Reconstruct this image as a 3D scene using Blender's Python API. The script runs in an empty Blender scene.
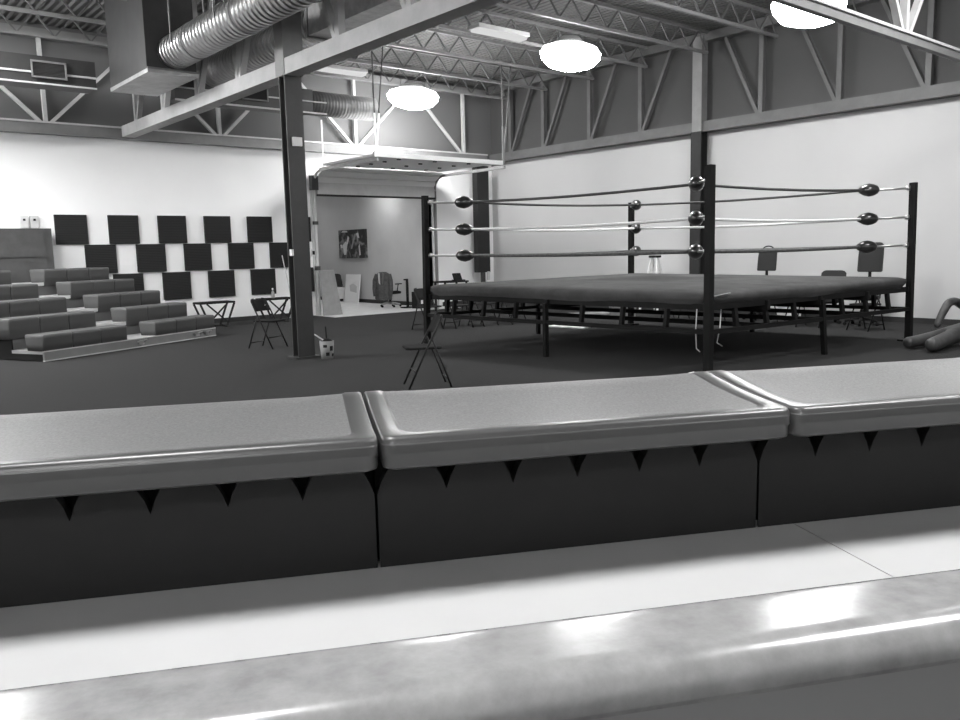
import bpy, bmesh, math, random
from mathutils import Vector, Matrix
random.seed(7)
SC = bpy.context.scene
COL = SC.collection
PI = math.pi
R = math.radians

# ------------------------------------------------------------------ materials
def mat(name, g, rough=0.6, metal=0.0, spec=0.5, noise=0.0, scale=30.0, bump=0.0, bscale=200.0, coat=0.0):
    m = bpy.data.materials.new(name); m.use_nodes = True
    nt = m.node_tree; b = nt.nodes['Principled BSDF']
    b.inputs['Base Color'].default_value = (g, g, g, 1)
    b.inputs['Roughness'].default_value = rough
    b.inputs['Metallic'].default_value = metal
    b.inputs['Specular IOR Level'].default_value = spec
    if coat: b.inputs['Coat Weight'].default_value = coat; b.inputs['Coat Roughness'].default_value = 0.12
    if noise or bump:
        tc = nt.nodes.new('ShaderNodeTexCoord')
    if noise:
        n = nt.nodes.new('ShaderNodeTexNoise'); n.inputs['Scale'].default_value = scale
        n.inputs['Detail'].default_value = 6; n.inputs['Roughness'].default_value = 0.65
        nt.links.new(tc.outputs['Object'], n.inputs['Vector'])
        r = nt.nodes.new('ShaderNodeValToRGB')
        lo, hi = max(0, g * (1 - noise)), g * (1 + noise)
        r.color_ramp.elements[0].position = 0.3; r.color_ramp.elements[1].position = 0.7
        r.color_ramp.elements[0].color = (lo, lo, lo, 1); r.color_ramp.elements[1].color = (hi, hi, hi, 1)
        nt.links.new(n.outputs['Fac'], r.inputs['Fac']); nt.links.new(r.outputs['Color'], b.inputs['Base Color'])
    if bump:
        n2 = nt.nodes.new('ShaderNodeTexNoise'); n2.inputs['Scale'].default_value = bscale
        nt.links.new(tc.outputs['Object'], n2.inputs['Vector'])
        bp = nt.nodes.new('ShaderNodeBump'); bp.inputs['Strength'].default_value = bump; bp.inputs['Distance'].default_value = 0.01
        nt.links.new(n2.outputs['Fac'], bp.inputs['Height']); nt.links.new(bp.outputs['Normal'], b.inputs['Normal'])
    return m

def emit(name, strength, g=1.0):
    m = bpy.data.materials.new(name); m.use_nodes = True
    nt = m.node_tree; nt.nodes.clear()
    e = nt.nodes.new('ShaderNodeEmission'); e.inputs['Color'].default_value = (g, g, g, 1); e.inputs['Strength'].default_value = strength
    o = nt.nodes.new('ShaderNodeOutputMaterial'); nt.links.new(e.outputs[0], o.inputs[0])
    return m

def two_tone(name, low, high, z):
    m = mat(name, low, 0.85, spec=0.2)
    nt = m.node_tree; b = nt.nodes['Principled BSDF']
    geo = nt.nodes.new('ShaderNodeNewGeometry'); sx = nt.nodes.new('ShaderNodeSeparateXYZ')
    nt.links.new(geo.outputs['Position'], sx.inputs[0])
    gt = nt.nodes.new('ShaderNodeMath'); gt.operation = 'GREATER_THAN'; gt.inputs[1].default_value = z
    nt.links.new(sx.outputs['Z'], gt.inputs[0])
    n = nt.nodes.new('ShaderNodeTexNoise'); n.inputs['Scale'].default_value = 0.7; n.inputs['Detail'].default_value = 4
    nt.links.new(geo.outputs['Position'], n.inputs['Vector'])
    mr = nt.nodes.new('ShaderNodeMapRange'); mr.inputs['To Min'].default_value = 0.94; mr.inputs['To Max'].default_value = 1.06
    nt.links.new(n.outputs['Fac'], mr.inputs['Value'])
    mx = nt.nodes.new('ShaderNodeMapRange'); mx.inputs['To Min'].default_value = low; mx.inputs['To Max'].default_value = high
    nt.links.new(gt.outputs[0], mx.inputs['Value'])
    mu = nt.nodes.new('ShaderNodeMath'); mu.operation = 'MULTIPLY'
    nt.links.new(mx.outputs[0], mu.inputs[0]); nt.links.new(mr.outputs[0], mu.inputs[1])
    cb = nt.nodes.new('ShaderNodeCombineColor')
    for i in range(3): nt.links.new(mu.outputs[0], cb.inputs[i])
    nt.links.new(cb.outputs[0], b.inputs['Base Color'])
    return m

def ribbed(name, g, axis, freq, strength=0.6, rough=0.6, metal=0.0, dist=0.02, noise=0.0):
    m = mat(name, g, rough, metal, noise=noise, scale=8)
    nt = m.node_tree; b = nt.nodes['Principled BSDF']
    tc = nt.nodes.new('ShaderNodeTexCoord')
    w = nt.nodes.new('ShaderNodeTexWave'); w.wave_type = 'BANDS'; w.bands_direction = axis
    w.inputs['Scale'].default_value = freq; w.inputs['Distortion'].default_value = 0.0
    nt.links.new(tc.outputs['Object'], w.inputs['Vector'])
    bp = nt.nodes.new('ShaderNodeBump'); bp.inputs['Strength'].default_value = strength; bp.inputs['Distance'].default_value = dist
    nt.links.new(w.outputs['Fac'], bp.inputs['Height']); nt.links.new(bp.outputs['Normal'], b.inputs['Normal'])
    return m

M = dict(
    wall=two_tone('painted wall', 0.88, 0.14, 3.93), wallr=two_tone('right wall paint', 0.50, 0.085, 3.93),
    wall_plain=mat('corridor paint', 0.52, 0.8, spec=0.2, noise=0.04, scale=1.5),
    wall_rear=mat('rear wall paint', 0.8, 0.9),
    carpet=mat('carpet', 0.024, 0.95, spec=0.1, noise=0.35, scale=60, bump=0.5, bscale=300),
    concrete=mat('polished concrete', 0.75, 0.35, noise=0.15, scale=4),
    base=mat('rubber baseboard', 0.02, 0.6),
    deckroof=ribbed('roof deck', 0.125, 'X', 2.2, 0.9, 0.6, 0.0, 0.05),
    steel_dark=mat('dark painted steel', 0.042, 0.5, noise=0.2, scale=3),
    steel_black=mat('near black column paint', 0.022, 0.6, spec=0.3, noise=0.2, scale=3),
    steel_mid=mat('grey primer steel', 0.20, 0.55, noise=0.12, scale=3),
    steel_girder=mat('pale girder paint', 0.40, 0.6, noise=0.12, scale=3),
    steel_dim=mat('dull grey girder paint', 0.11, 0.6, noise=0.12, scale=3),
    steel_light=mat('light grey steel', 0.55, 0.45, noise=0.1, scale=4),
    steel_white=mat('bright galvanised steel', 0.75, 0.4, metal=0.2),
    galv=ribbed('spiral duct steel', 0.42, 'Y', 2.6, 1.0, 0.33, 0.85, 0.05, 0.15),
    galvx=ribbed('ribbed duct steel', 0.28, 'X', 4.2, 0.35, 0.5, 0.5, 0.02, 0.15),
    galvflat=mat('galvanised sheet', 0.42, 0.4, metal=0.6, noise=0.25, scale=5),
    ductdark=mat('dark duct steel', 0.042, 0.5, metal=0.2, noise=0.2, scale=3),
    grille=ribbed('register slats', 0.05, 'Z', 14, 0.9, 0.5),
    ringsteel=mat('black ring steel', 0.010, 0.6, spec=0.12, noise=0.2, scale=6),
    canvas=mat('worn ring canvas', 0.064, 0.85, spec=0.2, noise=0.3, scale=2.2, bump=0.15, bscale=120),
    vinyl=mat('black vinyl', 0.02, 0.28, coat=0.5),
    rope_dark=mat('dark taped rope', 0.05, 0.6, noise=0.4, scale=40),
    rope_white=mat('white taped rope', 0.75, 0.5, noise=0.1, scale=40),
    rope_brown=mat('worn taped rope', 0.075, 0.7, noise=0.5, scale=25),
    chrome=mat('zinc plated steel', 0.55, 0.3, metal=0.9),
    foam=None,
    seat=mat('grey moulded plastic', 0.092, 0.5, noise=0.4, scale=260, bump=0.06, bscale=600),
    seat_rim=mat('smooth plastic rim', 0.048, 0.33),
    lip=mat('smooth plastic lip', 0.055, 0.35),
    skirt=mat('dark plastic skirt', 0.014, 0.6, spec=0.25, noise=0.12, scale=5),
    hollow=mat('black hollow', 0.016, 0.9, spec=0.1),
    deck=mat('painted plywood deck', 0.40, 0.6, spec=0.3, noise=0.02, scale=6),
    nose=mat('satin grey nosing', 0.21, 0.2, metal=0.0, spec=0.7, noise=0.2, scale=30),
    riser=mat('grey steel riser', 0.16, 0.5),
    farseat=mat('dark moulded seat plastic', 0.066, 0.5),
    fardeck=mat('pale bleacher deck', 0.29, 0.5),
    rail=mat('bleacher front rail', 0.20, 0.45, noise=0.1, scale=3),
    board=mat('dark wood veneer', 0.055, 0.5, noise=0.2, scale=4),
    white=mat('white plastic', 0.8, 0.45),
    offwhite=mat('off white paint', 0.6, 0.6, noise=0.08, scale=5),
    grey=mat('mid grey', 0.25, 0.6, noise=0.15, scale=6),
    plywood=mat('plywood sheet', 0.27, 0.7, noise=0.15, scale=5),
    black=mat('matt black plastic', 0.018, 0.85, spec=0.1),
    blackm=mat('black tube steel', 0.016, 0.5, spec=0.25),
    cloth=mat('dark jacket cloth', 0.035, 0.95, noise=0.3, scale=12),
    cloth2=mat('charcoal jacket cloth', 0.075, 0.95, noise=0.4, scale=14),
    leather=mat('scuffed dummy leather', 0.05, 0.5, noise=0.45, scale=9),
    lamp=emit('lamp diffuser', 54.0), lampup=emit('lamp top lens', 4.0),
    lampdim=emit('dim tube light', 0.5),  # weak emission stands in for the pale tone of the strip diffusers
    lampcorr=emit('corridor lamp', 55.0),
    door=ribbed('overhead door steel', 0.85, 'Y', 0.9, 0.25, 0.55, 0.0, 0.02),
    rubber=mat('black rubber', 0.02, 0.7),
    mesh=mat('chair mesh', 0.012, 0.8),
)

b_ = M['carpet'].node_tree.nodes['Principled BSDF']
b_.inputs['Sheen Weight'].default_value = 0.09; b_.inputs['Sheen Roughness'].default_value = 0.6
b_.inputs['Sheen Tint'].default_value = (0.35, 0.35, 0.35, 1)
def foam_mat():
    m = ribbed('acoustic foam', 0.0135, 'Z', 9.0, 0.35, 0.95, 0.0, 0.015)
    return m
M['foam'] = foam_mat()

def picture_mat():
    m = mat('canvas print', 0.1, 0.7)
    nt = m.node_tree; b = nt.nodes['Principled BSDF']
    tc = nt.nodes.new('ShaderNodeTexCoord')
    n = nt.nodes.new('ShaderNodeTexNoise'); n.inputs['Scale'].default_value = 3.2; n.inputs['Detail'].default_value = 3
    n.inputs['Distortion'].default_value = 1.2
    nt.links.new(tc.outputs['Object'], n.inputs['Vector'])
    r = nt.nodes.new('ShaderNodeValToRGB'); e = r.color_ramp.elements
    e[0].position = 0.45; e[0].color = (0.02, 0.02, 0.02, 1); e[1].position = 0.72; e[1].color = (0.30, 0.30, 0.30, 1)
    nt.links.new(n.outputs['Fac'], r.inputs['Fac']); nt.links.new(r.outputs['Color'], b.inputs['Base Color'])
    return m
M['picture'] = picture_mat()

# ------------------------------------------------------------------ mesh builder
class MB:
    def __init__(s): s.bm = bmesh.new()
    def box(s, x0, x1, y0, y1, z0, z1, bevel=0.0):
        r = bmesh.ops.create_cube(s.bm, size=1.0)
        vs = r['verts']
        for v in vs:
            v.co = Vector(((x0 + x1) / 2 + v.co.x * (x1 - x0), (y0 + y1) / 2 + v.co.y * (y1 - y0), (z0 + z1) / 2 + v.co.z * (z1 - z0)))
        if bevel:
            es = list({e for v in vs for e in v.link_edges})
            bmesh.ops.bevel(s.bm, geom=es, offset=bevel, segments=2, affect='EDGES', clamp_overlap=True)
        return s
    def bar(s, a, b, w, h, up=(0, 0, 1)):
        a, b = Vector(a), Vector(b); d = (b - a); L = d.length; d.normalize()
        up = Vector(up)
        if abs(d.dot(up)) > 0.99: up = Vector((1, 0, 0))
        x = d.cross(up).normalized(); y = x.cross(d).normalized()
        vs = []
        for t in (0, L):
            for sx, sy in ((-1, -1), (1, -1), (1, 1), (-1, 1)):
                vs.append(s.bm.verts.new(a + d * t + x * (sx * w / 2) + y * (sy * h / 2)))
        for f in ((0, 3, 2, 1), (4, 5, 6, 7), (0, 1, 5, 4), (1, 2, 6, 5), (2, 3, 7, 6), (3, 0, 4, 7)):
            s.bm.faces.new([vs[i] for i in f])
        return s
    def tube(s, pts, rad, n=8, caps=True, flat=None):
        pts = [Vector(p) for p in pts]; rs = rad if isinstance(rad, (list, tuple)) else [rad] * len(pts)
        rings = []; prev = None
        for i, p in enumerate(pts):
            if i == 0: d = pts[1] - p
            elif i == len(pts) - 1: d = p - pts[i - 1]
            else: d = (pts[i + 1] - p).normalized() + (p - pts[i - 1]).normalized()
            d.normalize()
            if prev is None:
                up = Vector((0, 0, 1)) if abs(d.z) < 0.95 else Vector((1, 0, 0))
                x = d.cross(up).normalized()
            else:
                x = (prev - d * prev.dot(d))
                x = x.normalized() if x.length > 1e-6 else d.orthogonal().normalized()
            y = d.cross(x).normalized(); prev = x
            ring = []
            for k in range(n):
                a = 2 * PI * k / n
                ring.append(s.bm.verts.new(p + x * (math.cos(a) * rs[i]) + y * (math.sin(a) * rs[i] * (flat if flat else 1))))
            rings.append(ring)
        for i in range(len(rings) - 1):
            for k in range(n):
                f = s.bm.faces.new((rings[i][k], rings[i][(k + 1) % n], rings[i + 1][(k + 1) % n], rings[i + 1][k])); f.smooth = True
        if caps:
            s.bm.faces.new(list(reversed(rings[0]))); s.bm.faces.new(rings[-1])
        return s
    def lathe(s, prof, base=(0, 0, 0), axis=(0, 0, 1), n=20):
        # prof: list of (r, h)
        ax = Vector(axis).normalized(); base = Vector(base)
        x = ax.orthogonal().normalized(); y = ax.cross(x)
        rings = []
        for r, h in prof:
            if r < 1e-6: rings.append([s.bm.verts.new(base + ax * h)])
            else: rings.append([s.bm.verts.new(base + ax * h + x * (r * math.cos(2 * PI * k / n)) + y * (r * math.sin(2 * PI * k / n))) for k in range(n)])
        for a, b in zip(rings[:-1], rings[1:]):
            for k in range(n):
                k2 = (k + 1) % n
                if len(a) == 1 and len(b) == 1: continue
                if len(a) == 1: f = s.bm.faces.new((a[0], b[k2], b[k]))
                elif len(b) == 1: f = s.bm.faces.new((a[k], a[k2], b[0]))
                else: f = s.bm.faces.new((a[k], a[k2], b[k2], b[k]))
                f.smooth = True
        return s
    def loops(s, rings, cap_first=False, cap_last=True, smooth=True):
        rv = [[s.bm.verts.new(p) for p in ring] for ring in rings]
        n = len(rv[0])
        for a, b in zip(rv[:-1], rv[1:]):
            for k in range(n):
                f = s.bm.faces.new((a[k], a[(k + 1) % n], b[(k + 1) % n], b[k])); f.smooth = smooth
        if cap_first: s.bm.faces.new(list(reversed(rv[0])))
        if cap_last: s.bm.faces.new(rv[-1]).smooth = smooth
        return s
    def prism(s, poly, y0, y1, plane='xz'):
        a, b = [], []
        for p, q in poly:
            if plane == 'xz': a.append(s.bm.verts.new((p, y0, q))); b.append(s.bm.verts.new((p, y1, q)))
            elif plane == 'xy': a.append(s.bm.verts.new((p, q, y0))); b.append(s.bm.verts.new((p, q, y1)))
            else: a.append(s.bm.verts.new((y0, p, q))); b.append(s.bm.verts.new((y1, p, q)))
        n = len(a)
        s.bm.faces.new(a); s.bm.faces.new(list(reversed(b)))
        for k in range(n): s.bm.faces.new((a[k], b[k], b[(k + 1) % n], a[(k + 1) % n]))
        return s
    def build(s, name, m, parent=None, weld=False, smooth=False):
        if weld: bmesh.ops.remove_doubles(s.bm, verts=s.bm.verts, dist=1e-5)
        bmesh.ops.recalc_face_normals(s.bm, faces=s.bm.faces)
        me = bpy.data.meshes.new(name); s.bm.to_mesh(me); s.bm.free()
        if smooth:
            for p in me.polygons: p.use_smooth = True
        o = bpy.data.objects.new(name, me); COL.objects.link(o)
        me.materials.append(m)
        if parent is not None: o.parent = parent
        return o

def tag(o, label=None, cat=None, group=None, kind=None):
    if label: o['label'] = label
    if cat: o['category'] = cat
    if group: o['group'] = group
    if kind: o['kind'] = kind
    return o
def thing(name, label, cat, loc=(0, 0, 0), rz=0.0, group=None, kind=None):
    o = bpy.data.objects.new(name, None); COL.objects.link(o)
    o.empty_display_size = 0.1
    o.location = loc; o.rotation_euler = (0, 0, rz)
    return tag(o, label, cat, group, kind)
def copy_thing(o, loc, rz=0.0, label=None, group=None):
    c = o.copy(); COL.objects.link(c); c.location = loc; c.rotation_euler = (0, 0, rz)
    if label: c['label'] = label
    if group: c['group'] = group
    for ch in list(o.children):
        d = ch.copy(); COL.objects.link(d); d.parent = c
        for g in list(ch.children):
            e = g.copy(); COL.objects.link(e); e.parent = d
    return c
def struct(o, label=None): return tag(o, label, None, None, 'structure')
def rrect(x0, x1, y0, y1, r, z, seg=6):
    pts = []
    for cx, cy, a0 in ((x1 - r, y1 - r, 0), (x0 + r, y1 - r, 90), (x0 + r, y0 + r, 180), (x1 - r, y0 + r, 270)):
        for k in range(seg + 1):
            a = R(a0 + 90 * k / seg)
            pts.append([cx + r * math.cos(a), cy + r * math.sin(a), z])
    return pts

# ------------------------------------------------------------------ camera
cam = bpy.data.cameras.new('camera'); co = bpy.data.objects.new('camera', cam); COL.objects.link(co)
yaw, pit, rol = R(50.09734), R(-7.66323), R(-1.29229)
f = Vector((math.cos(yaw) * math.cos(pit), math.sin(yaw) * math.cos(pit), math.sin(pit)))
rt = Vector((math.sin(yaw), -math.cos(yaw), 0)); up = rt.cross(f)
rt2 = math.cos(rol) * rt + math.sin(rol) * up; up2 = -math.sin(rol) * rt + math.cos(rol) * up
co.matrix_world = Matrix(((rt2.x, up2.x, -f.x, 0), (rt2.y, up2.y, -f.y, 0), (rt2.z, up2.z, -f.z, 1.5), (0, 0, 0, 1)))
cam.sensor_width = 36; cam.lens = 816.61 / 960 * 36; cam.clip_start = 0.02; cam.clip_end = 200
SC.camera = co

# ------------------------------------------------------------------ room shell
XR, YB, XL, YF, ZT = 15.65, 18.0, -6.5, -5.5, 6.0
OX0, OX1, OZ = 9.95, 13.45, 3.25          # overhead door opening in the back wall
struct(MB().box(XL, XR, YF, 16.95, -0.12, 0).build('floor', M['carpet']), 'dark grey carpeted floor')
struct(MB().box(OX0 - 0.2, OX1 + 0.1, 16.95, 27, -0.12, 0.002).build('floor_corridor', M['concrete']), 'pale polished floor through the opening')
struct(MB().box(XL, OX0 - 0.2, 16.95, YB, -0.12, 0).box(OX1 + 0.1, XR, 16.95, YB, -0.12, 0).build('floor_edge', M['carpet']))
w = MB()
w.box(XL, OX0, YB, YB + 0.15, 0, ZT).box(OX1, XR + 0.15, YB, YB + 0.15, 0, ZT).box(OX0, OX1, YB, YB + 0.15, OZ, ZT)
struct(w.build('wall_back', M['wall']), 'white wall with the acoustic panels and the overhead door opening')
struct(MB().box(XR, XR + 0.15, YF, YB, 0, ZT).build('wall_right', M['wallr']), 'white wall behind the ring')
struct(MB().box(XL - 0.15, XL, YF, YB, 0, ZT).build('wall_left', M['wall_rear']))
struct(MB().box(XL, XR, YF - 0.15, YF, 0, ZT).build('wall_front', M['wall_rear']))
struct(MB().box(XL, XR, YF, YB, ZT, ZT + 0.12).build('ceiling', M['deckroof']), 'dark ribbed metal roof deck')
struct(MB().box(XR - 0.02, XR, YF, YB, 0, 0.10).build('baseboard_right', M['base']))
struct(MB().box(XL, OX0 - 0.25, YB - 0.02, YB, 0, 0.10).box(OX1 + 0.3, XR - 0.02, YB - 0.02, YB, 0, 0.10).build('baseboard_back', M['base']))
# corridor behind the opening
CX = 13.25
struct(MB().box(CX, CX + 0.15, YB + 0.15, 27, 0, 3.6).build('wall_corridor_right', M['wall_plain']), 'grey corridor wall with the picture')
struct(MB().box(OX0 - 0.15, OX0, YB + 0.15, 27, 0, 3.6).build('wall_corridor_left', M['wall_plain']))
struct(MB().box(OX0 - 0.15, CX + 0.15, 27, 27.15, 0, 3.6).build('wall_corridor_end', M['wall_plain']))
struct(MB().box(OX0 - 0.15, CX + 0.15, YB + 0.15, 27, 3.6, 3.7).build('ceiling_corridor', M['wall_plain']))
struct(MB().box(CX - 0.02, CX, YB + 0.15, 27, 0, 0.11).build('baseboard_corridor', M['base']))
# opening jamb trim
struct(MB().box(OX0 - 0.14, OX0, YB - 0.03, YB + 0.15, 0, 3.4).build('trim_1', M['offwhite']), 'pale door jamb left of the opening')
struct(MB().box(OX1, OX1 + 0.14, YB - 0.03, YB + 0.15, 0, 3.4).build('trim_2', M['offwhite']), 'pale door jamb right of the opening')

# overhead sectional door
door = thing('door_1', 'grey sectional overhead door run up on tracks under the roof', None, (0, 0, 0), kind='structure')
MB().box(OX0 + 0.02, OX1 + 0.08, YB - 0.10, YB - 0.05, 2.93, 3.22).build('door_panel', M['offwhite'], door)
MB().box(OX0 + 0.02, OX1 + 0.08, YB - 0.11, YB - 0.04, 2.885, 2.93).build('bottom_seal', M['rubber'], door)
prev = (YB - 0.075, 3.22)
for y, z in ((YB - 0.14, 3.36), (YB - 0.32, 3.49), (YB - 0.62, 3.55)):
    MB().prism([(prev[0] + 0.02, prev[1]), (y + 0.02, z), (y - 0.02, z - 0.04), (prev[0] - 0.025, prev[1] - 0.01)], OX0 + 0.02, OX1 + 0.08, 'yz').build('door_panel', M['door'], door)
    prev = (y, z)
for a, b in ((17.36, 16.78), (16.77, 16.21), (16.20, 15.64), (15.63, 15.06)):
    MB().box(OX0 - 0.1, OX1 - 0.12, b, a, 3.55, 3.60).build('door_panel', M['door'], door)
hb = MB()
for k in range(4):
    for xx in (10.6, 11.6, 12.6):
        hb.box(xx - 0.04, xx + 0.04, 15.30 + k * 0.57, 15.35 + k * 0.57, 3.52, 3.55)
hb.build('hinge', M['steel_dark'], door)
MB().box(OX0 - 0.2, OX1 - 0.05, 15.0, 15.06, 3.52, 3.62).build('door_edge_rail', M['steel_white'], door)
for xx, hy in ((OX0 - 0.07, 15.08), (OX1 + 0.08, 15.08)):
    tr = MB().bar((xx, YB - 0.07, 0.0), (xx, YB - 0.07, 3.1), 0.05, 0.07, (0, 1, 0))
    tr.tube([(xx, YB - 0.07, 3.1), (xx, YB - 0.12, 3.28), (xx, YB - 0.26, 3.42), (xx, YB - 0.45, 3.48)], 0.03, 6)
    tr.bar((xx, YB - 0.43, 3.48), (xx, hy, 3.48), 0.05, 0.07)
    tr.build('track', M['steel_light'] if xx < 11 else M['steel_mid'], door)
    pb = Vector((xx, hy + 0.05, 3.5))
    for px_, wz in ((-0.05, 0.045), (0.25, 0.045)):
        pt = Vector((xx + px_, hy, 5.98)); pm = pb.lerp(pt, 0.38)
        hg = MB().bar(pb, pm, wz, 0.012, (0, 1, 0)).build('hanger', M['steel_white'] if xx < 11 else M['steel_mid'], door)
        MB().bar(pm, pt, 0.02, 0.02, (0, 1, 0)).build('hanger_rod', M['steel_dark'] if xx < 11 else M['steel_dim'], hg)  # upper half thin and coloured dark to sink into the roof shade
MB().bar((OX0 - 0.07, 17.4, 3.5), (OX0 - 0.07, 17.4, 4.6), 0.03, 0.012, (0, 1, 0)).build('hanger', M['steel_white'], door)
MB().box(OX0 - 0.16, OX0 + 0.01, YB - 0.17, YB - 0.03, 3.02, 3.36).box(OX0 - 0.12, OX0 - 0.01, YB - 0.12, YB - 0.03, 2.2, 2.28).box(OX0 - 0.12, OX0 - 0.01, YB - 0.12, YB - 0.03, 1.1, 1.2).build('track_bracket', M['steel_dark'], door)

# ------------------------------------------------------------------ structural steel
def column(x, y, label, w=0.28, d=0.2, ztop=4.0, axis='x', mt='steel_dark'):
    t = thing('steel_column', label, 'column', (x, y, 0))
    m = MB()
    if axis == 'x':
        m.box(-w / 2, w / 2, -d / 2, -d / 2 + 0.02, 0, ztop).box(-w / 2, w / 2, d / 2 - 0.02, d / 2, 0, ztop).box(-0.01, 0.01, -d / 2 + 0.02, d / 2 - 0.02, 0, ztop)
    else:
        m.box(-d / 2, -d / 2 + 0.02, -w / 2, w / 2, 0, ztop).box(d / 2 - 0.02, d / 2, -w / 2, w / 2, 0, ztop).box(-d / 2 + 0.02, d / 2 - 0.02, -0.01, 0.01, 0, ztop)
    m.build('shaft', M[mt], t)
    MB().box(-w / 2 - 0.06, w / 2 + 0.06, -d / 2 - 0.06, d / 2 + 0.06, 0, 0.03).build('base_plate', M['steel_dark'], t)
    return t
c1 = column(5.62, 10.72, 'dark steel column standing in the open carpet left of the ring', 0.26, 0.18, 3.96)
MB().box(-0.07, 0.07, -0.14, -0.10, 3.0, 3.12).build('junction_box', M['white'], c1)
MB().box(-0.15, 0.15, -0.13, 0.13, 3.96, 5.62).build('column_head', M['steel_mid'], c1)
MB().box(-0.165, -0.13, -0.10, -0.04, 1.48, 1.57).build('outlet_box', M['white'], c1)
c2 = column(15.42, 10.85, 'dark steel column against the right wall behind the ring corner post', 0.26, 0.24, 3.93, 'y', 'steel_black')
MB().box(-0.10, 0.10, -0.12, 0.12, 3.93, 5.9).build('column_head', M['steel_mid'], c2)
c3 = thing('clad_column', 'wide dark clad column by the far room corner, cladding stopping at waist height', 'column', (14.93, 17.66, 0))
MB().box(-0.21, 0.21, -0.10, 0.10, 0.88, 3.80).build('cladding', M['steel_black'], c3)
MB().box(-0.02, 0.06, -0.06, 0.06, 0.03, 0.88).build('shaft', M['steel_dark'], c3)
MB().box(-0.15, 0.15, -0.12, 0.12, 0, 0.03).build('base_plate', M['steel_dark'], c3)
MB().box(0.09, 0.15, -0.15, -0.09, 0.66, 0.90).build('outlet_box', M['offwhite'], c3)

def girder_y(x, y0, y1, nodes, ycol, label, zb=3.95, zt=5.72, w=0.24, mt='steel_mid'):
    t = thing('roof_girder', label, 'girder', (x, 0, 0))
    MB().box(-w / 2, w / 2, y0, y1, zb, zb + 0.02).box(-0.02, 0.02, y0, y1, zb + 0.02, zb + 0.2).box(-w / 2, w / 2, y0, y1, zb + 0.195, zb + 0.215).box(-w / 2 - 0.0, -w / 2 + 0.02, y0, y1, zb + 0.02, zb + 0.195).build('bottom_chord', M[mt], t)
    MB().box(-w / 2, w / 2, y0, y1, zt, zt + 0.18).build('top_chord', M[mt], t)
    for y in nodes:
        sgn = 1 if y < ycol else -1
        MB().box(-0.05, 0.05, y - 0.05, y + 0.05, zb + 0.2, zt).build('web_post', M[mt], t)
        MB().bar((0, y + 0.06 * sgn, zb + 0.2), (0, y + 0.85 * sgn, zt), 0.09, 0.07).build('web_brace', M[mt], t)
    return t
girder_y(5.6, YF, YB - 0.15, [17.14, 15.6, 13.95, 12.31, 9.29, 7.74, 6.2, 4.6, 3.0], 10.67, 'grey roof girder carried by the free-standing column, ducts beside it', mt='steel_girder')
girder_y(15.5, YF, YB - 0.2, [17.0, 15.72, 14.1, 12.51, 9.42, 7.79, 6.2, 4.6, 3.0], 10.9, 'grey roof girder along the top of the right wall', 3.93, 5.8, 0.22, 'steel_dim')
def girder_x(y, x0, x1, nodes, label, zb=3.92, zt=5.72, half=1.7, mt='steel_light', chord='steel_mid', hc=0.22, wc=0.1):
    t = thing('roof_girder', label, 'girder', (0, y, 0))
    MB().box(x0, x1, -wc, wc, zb, zb + 0.02).box(x0, x1, -wc, wc, zb + hc - 0.02, zb + hc).box(x0, x1, -wc, -wc + 0.02, zb + 0.02, zb + hc - 0.02).build('bottom_chord', M[chord], t)
    MB().box(x0, x1, -0.1, 0.1, zt, zt + 0.16).build('top_chord', M[chord], t)
    MB().box(x0, x1, -wc - 0.025, -wc, zb + hc - 0.02, zb + hc + 0.012).build('chord_flange', M[mt], t)
    for x in nodes:
        MB().bar((x, 0, zb + hc), (x, 0, zt), 0.07, 0.09, (0, 1, 0)).build('web_post', M[mt], t)
        for sgn in (-1, 1):
            a = (x + 0.09 * sgn, 0, zb + hc); b = (x + half * sgn, 0, zt)
            if x0 < b[0] < x1: MB().bar(a, b, 0.06, 0.08, (0, 1, 0)).build('web_brace', M[mt], t)
    return t
girder_x(17.88, XL, 15.3, [0.6, 4.10, 7.59, 11.08, 14.53], 'light grey roof girder running above the panelled back wall')
girder_x(4.45, 5.75, 15.3, [6.9, 10.35, 13.8], 'light grey roof girder crossing the room at the upper right', 3.82, hc=0.11, wc=0.04, half=1.3)

# open-web joists across both bays
def joist(x0, x1, y, label, group):
    t = thing('ceiling_joist', label, 'joist', (0, y, 0), 0, group)
    zb, zt = 5.5, 5.96
    MB().box(x0, x1, -0.035, 0.035, zb, zb + 0.05).build('bottom_chord', M['steel_mid'], t)
    MB().box(x0, x1, -0.035, 0.035, zt - 0.05, zt).build('top_chord', M['steel_mid'], t)
    m = MB(); n = int((x1 - x0) / 0.6); st = (x1 - x0) / n
    for k in range(n):
        a = x0 + k * st
        m.bar((a, 0, zb + 0.04), (a + st / 2, 0, zt - 0.04), 0.025, 0.025)
        m.bar((a + st / 2, 0, zt - 0.04), (a + st, 0, zb + 0.04), 0.025, 0.025)
    m.build('web', M['steel_dim'], t)
    return t
for k in range(9):
    y = 17.0 - 1.6 * k if k else 16.9
    joist(5.8, 15.3, y, 'thin grey open-web joist under the roof deck over the ring side', 'roof joists over the ring')
for k in range(6):
    y = 17.0 - 1.6 * k if k else 16.9
    joist(XL + 0.1, 5.4, y, 'thin dark open-web joist under the roof deck over the bleacher side', 'roof joists over the bleachers')

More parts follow.
